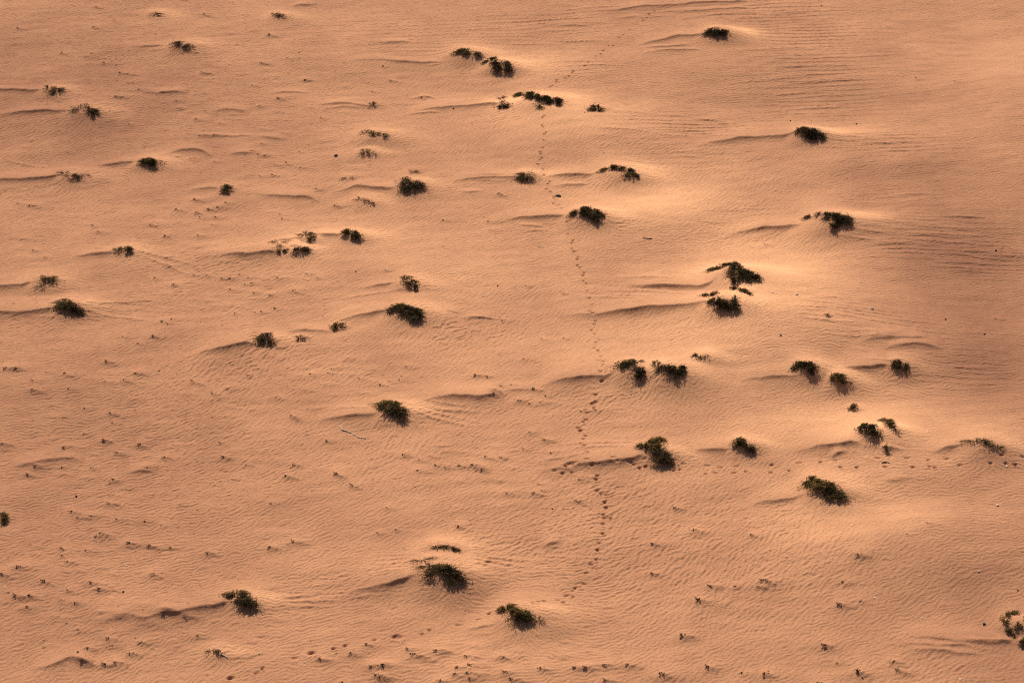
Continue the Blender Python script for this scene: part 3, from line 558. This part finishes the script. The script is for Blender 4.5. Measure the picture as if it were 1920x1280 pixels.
def twig(p0, p1, r, sag, V, F):
    n0 = len(V); k = 5
    mid = (p0 + p1) / 2 + np.array([0, 0, sag]) + rng.normal(size=3) * .12 * np.linalg.norm(p1 - p0) * .5
    for i in range(k):
        t = i / (k - 1); p = (1 - t) ** 2 * p0 + 2 * t * (1 - t) * mid + t * t * p1; rr = r * (1 - .75 * t)
        for a in (0, 2.09, 4.19): V.append((p[0] + rr * math.cos(a), p[1] + rr * math.sin(a) * .6, p[2] + rr * math.sin(a)))
    for i in range(k - 1):
        for j in range(3):
            a = n0 + i * 3 + j; b_ = n0 + i * 3 + (j + 1) % 3; F.append((a, b_, b_ + 3, a + 3))

BASES = []
for nm, lb, bl in SHRUBS:
    bl2 = []
    for b0, b1 in zip(bl, bl[1:] + [None]):
        bl2.append(b0)
        if b1 and abs(b0[0] - b1[0]) < 1.35 * (b0[2] + b1[2]): bl2.append(tuple((u + v_) / 2 * (.85 if k_ in (2, 3, 4) else 1) for k_, (u, v_) in enumerate(zip(b0, b1))))
    bl = bl2; bases = []
    for (px, py, rx, ry, dn, tone) in bl:
        bases.append(hit(px, py + .45 * ry))
    root_p = np.mean(bases, axis=0); root_p[2] = float(terr(root_p[0], root_p[1]))
    root = bpy.data.objects.new("desert_shrub", None); COL.objects.link(root); root.location = root_p; root.empty_display_size = .3
    root['label'] = lb; root['category'] = "shrub"; root['group'] = "desert shrubs scattered on the sand mounds"
    LV, LF, LM = [], [], []; off = 0; SV, SF = [], []
    for bp_, (px, py, rx, ry, dn, tone) in zip(bases, bl):
        m = mpp(px, py); ax = rx * m; A = ry * m; ax *= 1.34; A *= 1.08; ay = 1.45 * A; hz = min(.72 * A, .23)
        vol = ax * (ay + hz) * 1.0
        ncl = int(min(max(10, 620 * ax * ay * dn * (1.25 if dn > .8 else .85)), 420))
        nsub = max(3, int(3 + 9 * ax * ay)); sub_ = [(rng.random() * 6.283, rng.random() ** .5, rng.random() ** .7, rng.random(), rng.random()) for _ in range(nsub)]
        # twig ends first, then leaves grouped along the last part of each twig
        for c in range(ncl):
            sb = sub_[rng.integers(nsub)]
            th = sb[0] + rng.normal() * .38 / (.3 + sb[1]); r = abs(sb[1] + rng.normal() * .17)
            el = min(1, max(0, sb[2] + rng.normal() * .2))
            if rng.random() < .15: th, r, el = rng.random() * 6.283, rng.random() ** .5, rng.random()
            x = ax * r * math.cos(th) * math.sqrt(1 - .6 * el * el); y = ay * (r * math.sin(th) * math.sqrt(1 - .6 * el * el) - .12)
            r = min(r, 1.25); z = hz * el * math.sqrt(max(0.12, 1 - .75 * r * r)) * rng.uniform(.6, 1.15)
            if rng.random() < .22: x *= rng.uniform(1.1, 1.45); y *= rng.uniform(1.1, 1.3); z *= rng.uniform(.8, 1.2)
            e = np.array([bp_[0] + x, bp_[1] + y, 0]); e[2] = float(terr(e[0], e[1])) + .02 + z
            s0 = np.array([bp_[0] + x * .25, bp_[1] + y * .25, 0]); s0[2] = float(terr(s0[0], s0[1])) - .02
            if c % (2 if dn > .8 else 1) == 0: twig(s0 - root_p, s0 + (e - s0) * rng.uniform(.95, 1.3) - root_p, .009 if dn > .8 else .006, .05 + .3 * hz, SV, SF)
            nl = rng.integers(7, 14) if dn > .8 else rng.integers(3, 8)
            t = rng.uniform(.45, 1.05, nl)[:, None]
            P = s0[None] * (1 - t) + e[None] * t + rng.normal(size=(nl, 3)) * (.026 if dn > .8 else .020)
            P[:, 2] += .5 * (.05 + .3 * hz) * 4 * (t * (1 - np.minimum(t, 1)))[:, 0]
            P[:, 2] = np.maximum(P[:, 2], terr(P[:, 0], P[:, 1]) + .012)
            dirn = (e - s0) / (np.linalg.norm(e - s0) + 1e-6)
            V, F = leaves(P - root_p, .050 if dn > .8 else .044, 2.3, .3, dirn)
            LV.append(V); LF.append(F + off); off += len(V)
            lit = .5 * el + .5 * sb[3] - .25 * (x / ax) + .25 * (y / ay)        # more olive leaves at top, left and far side: sunlit side painted in
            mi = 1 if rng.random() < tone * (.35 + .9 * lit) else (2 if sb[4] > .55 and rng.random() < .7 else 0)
            if rng.random() < (.06 if px > 1000 else .14) + .10 * (dn < .8): mi = 3
            LM += [mi] * len(F)
    for a_, b_ in zip(bases[:-1], bases[1:]):     # creeping branch that joins the tufts
        n_ = 6; pts_ = [a_ + (b_ - a_) * i / n_ for i in range(n_ + 1)]
        for p_ in pts_: p_[2] = float(terr(p_[0], p_[1])) + .004
        for p_, q_ in zip(pts_[:-1], pts_[1:]): twig(p_ - root_p, q_ - root_p, .008, 0, SV, SF)
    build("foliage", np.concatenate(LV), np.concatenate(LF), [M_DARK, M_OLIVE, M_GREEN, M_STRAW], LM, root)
    build("stems", SV, SF, [M_STEM], None, root)
    BASES.append((nm, sum(b[0] for b in bl) / len(bl), sum(b[1] for b in bl) / len(bl)))

# ------------------------------------------------------------------ seedlings
protos = []
for k in range(10):
    V, F, mi = [], [], []
    tips = []
    nt_ = 3 + k % 4
    for j in range(nt_):
        a = rng.random() * 6.28; r = rng.uniform(.03, .10 + .02 * (k % 3)); tip = np.array([r * math.cos(a) * (1.4 if k % 2 else 1.0), r * math.sin(a) * .4, rng.uniform(.02, .055)])
        twig(np.array([0., 0, -.03]), tip, .005, .01, V, F); tips.append(tip)
    mi = [1] * len(F); off = len(V)
    P = np.concatenate([t + rng.normal(size=(6, 3)) * (.010, .008, .006) for t in tips] + [rng.normal(size=(18, 3)) * (.026, .016, .010) + (0, 0, .03)])
    P[:, 2] = np.maximum(P[:, 2], .01)
    LVv, LFf = leaves(P, .034, 1.6)
    V = list(map(tuple, V)) + [tuple(v) for v in LVv]; F = F + [tuple(int(i) for i in f + off) for f in LFf]; mi += [0] * len(LFf)
    me_ = bpy.data.meshes.new("seedling"); me_.from_pydata(V, [], F); me_.materials.append(M_DARK); me_.materials.append(M_STEM)
    me_.polygons.foreach_set("material_index", np.array(mi, np.int32)); me_.update(); protos.append(me_)
DIRS = ["right of", "above right of", "above", "above left of", "left of", "below left of", "below", "below right of"]
ORD = ["nearest", "second nearest", "third nearest", "fourth nearest", "fifth nearest", "sixth nearest", "seventh nearest", "eighth nearest", "ninth nearest", "tenth nearest",
       "eleventh nearest", "twelfth nearest", "thirteenth nearest", "fourteenth nearest", "fifteenth nearest", "sixteenth nearest", "seventeenth nearest", "eighteenth nearest",
       "nineteenth nearest", "twentieth nearest"] + ["farther"] * 40
def size_word(s): return "large seedling" if s > 1.35 else ("small seedling" if s > .95 else "tiny seedling")
buckets = {}
for i, (px, py, sz) in enumerate(SPR):
    j = min(range(len(BASES)), key=lambda q_: math.hypot(BASES[q_][1] - px, (BASES[q_][2] - py) * 1.6))
    dx, dy = px - BASES[j][1], (BASES[j][2] - py) * 1.6
    k = int(((math.degrees(math.atan2(dy, dx)) + 22.5) % 360) // 45)
    buckets.setdefault((j, k, size_word(sz)), []).append((math.hypot(dx, dy), i))
LAB = {}
for (j, k, swd), lst in buckets.items():
    for r_, (_, i) in enumerate(sorted(lst)):
        LAB[i] = swd + ((", " + ORD[r_]) if len(lst) > 1 else "") + " " + DIRS[k] + " " + BASES[j][0]
first = None
for i, (px, py, sz) in enumerate(SPR):
    p = hit(px, py + 1)
    if first is None: o = bpy.data.objects.new("seedling", protos[0]); first = o
    else: o = first.copy(); o.data = protos[i % 10]
    COL.objects.link(o); o.location = p; o.rotation_euler = (0, 0, rng.uniform(-.7, .7) + (math.pi if rng.random() < .5 else 0)); s = sz * .66
    o.scale = (s * 1.1, s, s)
    o['label'] = LAB[i]; o['category'] = "seedling"; o['group'] = "seedlings dotted over the sand"

# the many fainter, smaller sprouts between the numbered ones: one mass
V, F, mi = [], [], []; off = 0
xtra = [(rng.uniform(0, 700), rng.uniform(0, 330), .45) for _ in range(160)] + [(rng.uniform(0, 950), rng.uniform(330, 1270), .42) for _ in range(170)]
for px, py, sz in REST + xtra:
    p = hit(px, py); g = int(rng.integers(2, 6))
    P = p + rng.normal(size=(g + 3, 3)) * (.03, .02, .006) * (1 + sz * .6) + (0, 0, .02)
    v, f = leaves(P, .030, 1.6); V.append(v); F.append(f + off); off += len(v)
so = build("sprouts", np.concatenate(V), np.concatenate(F), [M_DARK]); so['label'] = "scattered tiny dark sprouts and leaf litter between the larger seedlings"; so['category'] = "sprouts"; so['kind'] = "stuff"

# ------------------------------------------------------------------ stones, pebbles and the dead stick
def stone(name, px, py, r, flat_, material, label, cat, rot=0, el=1.3, group=None):
    import bmesh
    bm = bmesh.new(); bmesh.ops.create_icosphere(bm, subdivisions=2, radius=1)
    for v in bm.verts:
        k = 1 + .25 * math.sin(v.co.x * 3 + px) * math.cos(v.co.y * 4 + py) + rng.uniform(-.08, .08)
        v.co = (v.co.x * r * el * k, v.co.y * r * k, v.co.z * r * flat_ * k)
    mm = bpy.data.meshes.new(name); bm.to_mesh(mm); bm.free(); mm.materials.append(material)
    o = bpy.data.objects.new(name, mm); COL.objects.link(o); p = hit(px, py + 1); o.location = (p[0], p[1], p[2] + r * flat_ * .45); o.rotation_euler = (0, 0, rot)
    o['label'] = label; o['category'] = cat
    if group: o['group'] = group
G1 = "dark stones lying on the sand"; G2 = "pale pebbles lying on the sand"
stone("dark_stone", 1047, 367, .085, .6, M_ROCK, "oblong black stone right beside the vertical trail of footprints", "stone", -.5, 1.6, G1)
stone("dark_stone", 630, 292, .07, .8, M_ROCK, "squarish black stone alone left of the grassy tuft, upper middle", "stone", .3, 1.1, G1)
for px, py, r, lb in [(1482,226,.04,"small dark stone above left of the solid oval shrub"),(1606,232,.045,"small dark stone above right of the solid oval shrub"),(1867,469,.05,"dark stone among fine wind lines near the right edge"),
  (1846,626,.05,"dark stone at the right edge above the twin small scarps"),(1464,628,.045,"dark stone below the claw shaped shrub on pale sand"),(1773,598,.04,"dark stone among wind lines right of the withered red brown tuft"),
  (667,508,.035,"tiny dark stone left of the crescent shrub over pale sand"),(933,535,.04,"tiny dark stone midway between the crescent shrub and the footprints"),(298,695,.035,"tiny dark stone left of the drift of the bristly ball shrub"),
  (143,929,.04,"tiny dark stone on bare sand in the lower left, above a seedling"),(231,1108,.04,"tiny dark stone among seedlings left of the long wavy drift's shrub"),(1845,1169,.06,"dark stone just left of the ring shaped shrub"),
  (1908,1105,.035,"tiny dark stone above the ring shaped shrub at the right edge"),(1036,953,.035,"tiny dark stone left of the lower footprints, below the stacked shrub"),(850,203,.04,"small dark stone under the drift left of the long ragged shrub"),
  (1540,10,.04,"small dark stone at the top edge right of centre"),(146,1221,.04,"tiny dark stone in the bottom left corner area near seedlings")]:
    stone("dark_stone", px, py, r * .8, .8, M_ROCK, lb, "stone", random.uniform(0, 3), 1.2, G1)
for px, py, r, lb in [(349,235,.035,"white pebble left of seedlings in the upper left quarter"),(420,114,.03,"white speck like pebble right below the feathery upper left shrub"),(1494,551,.05,"pale shell like pebble right of the group of three shrubs"),
  (1635,578,.06,"largest white pebble, on the wind lines right of centre"),(1449,547,.03,"tiny white pebble left of the pale shell like pebble"),(906,554,.04,"white pebble right of the crescent shrub over pale sand"),
  (872,614,.03,"tiny white pebble below the two short drifts at centre"),(580,565,.03,"white pebble left of the three lobed shrub"),(1181,742,.035,"white pebble below the straggling and green domed shrubs"),
  (500,840,.03,"white pebble left of the hooked shrub's drift"),(888,816,.03,"white pebble below right of the hooked shrub"),(1870,946,.04,"white pebble on smooth sand near the right edge below the footprints"),
  (1640,1120,.035,"white pebble in the lower right on rippled sand, beside a seedling"),(1729,1157,.035,"white pebble between seedlings and the ring shaped shrub"),(1835,1070,.03,"white pebble at lower right, highest of the pale ones there"),
  (1800,1272,.035,"white pebble at the bottom edge, lower right"),(9,1100,.035,"white pebble at the left edge among large seedlings"),(1407,9,.03,"white pebble at the top edge above the top right shrub"),
  (60,260,.03,"white pebble left, below the two humped shrub"),(1333,32,.03,"white pebble just above the top right shrub"),(1888,874,.035,"white pebble in the horizontal trail of footprints"),(1740,808,.03,"white pebble between the zigzag shrub and the open shrub"),
  (185,340,.03,"white pebble just right of the stringy shrub"),(237,1060,.03,"white pebble in the lower left between seedlings")]:
    stone("pale_pebble", px, py, r, .7, M_SHELL, lb, "pebble", random.uniform(0, 3), 1.2, G2)
def stick(name, pts, r, material, label, cat="stick"):
    Pw = [hit(*p) for p in pts]; base = Pw[0].copy(); V, F = [], []
    for i, p in enumerate(Pw):
        p = p - base; rr = r * (1 - .5 * i / len(Pw)) 
        for k in range(6):
            a = k * math.pi / 3; V.append((p[0] + rr * math.cos(a) * .5, p[1] + rr * math.cos(a), p[2] + rr * .9 + rr * math.sin(a)))
    for i in range(len(Pw) - 1):
        for k in range(6): F.append((i * 6 + k, i * 6 + (k + 1) % 6, i * 6 + 6 + (k + 1) % 6, i * 6 + 6 + k))
    F.append(tuple(range(5, -1, -1))); F.append(tuple(range(len(V) - 6, len(V))))
    o = build(name, V, F, [material], None, None, base); o['label'] = label; o['category'] = cat
stick("dead_stick", [(638,799),(641,806),(649,808),(657,811),(666,816),(673,820),(686,822)], .022, M_WOOD, "pale bleached crooked stick below left of the hooked shrub")
stick("dry_twig", [(1206,447),(1214,448),(1222,448)], .022, M_STEM, "short dry dark twig on smooth sand left of centre of the right half")
stick("dry_twig", [(1653,868),(1659,866),(1668,868)], .02, M_STEM, "thin dark twig beside the horizontal footprints under the small clump")
stick("dead_stick", [(413,1226),(420,1229),(427,1233)], .02, M_WOOD, "short bleached stem by the flattened tuft near the bottom left")
stick("dry_twig", [(1009,463),(1015,464),(1020,464)], .016, M_WOOD, "small straw coloured twig left of the footprints, below the rounded shrub")
stick("dry_twig", [(561,97),(562,101)], .015, M_STEM, "tiny upright dry twig among seedlings right of the upper left shrubs")
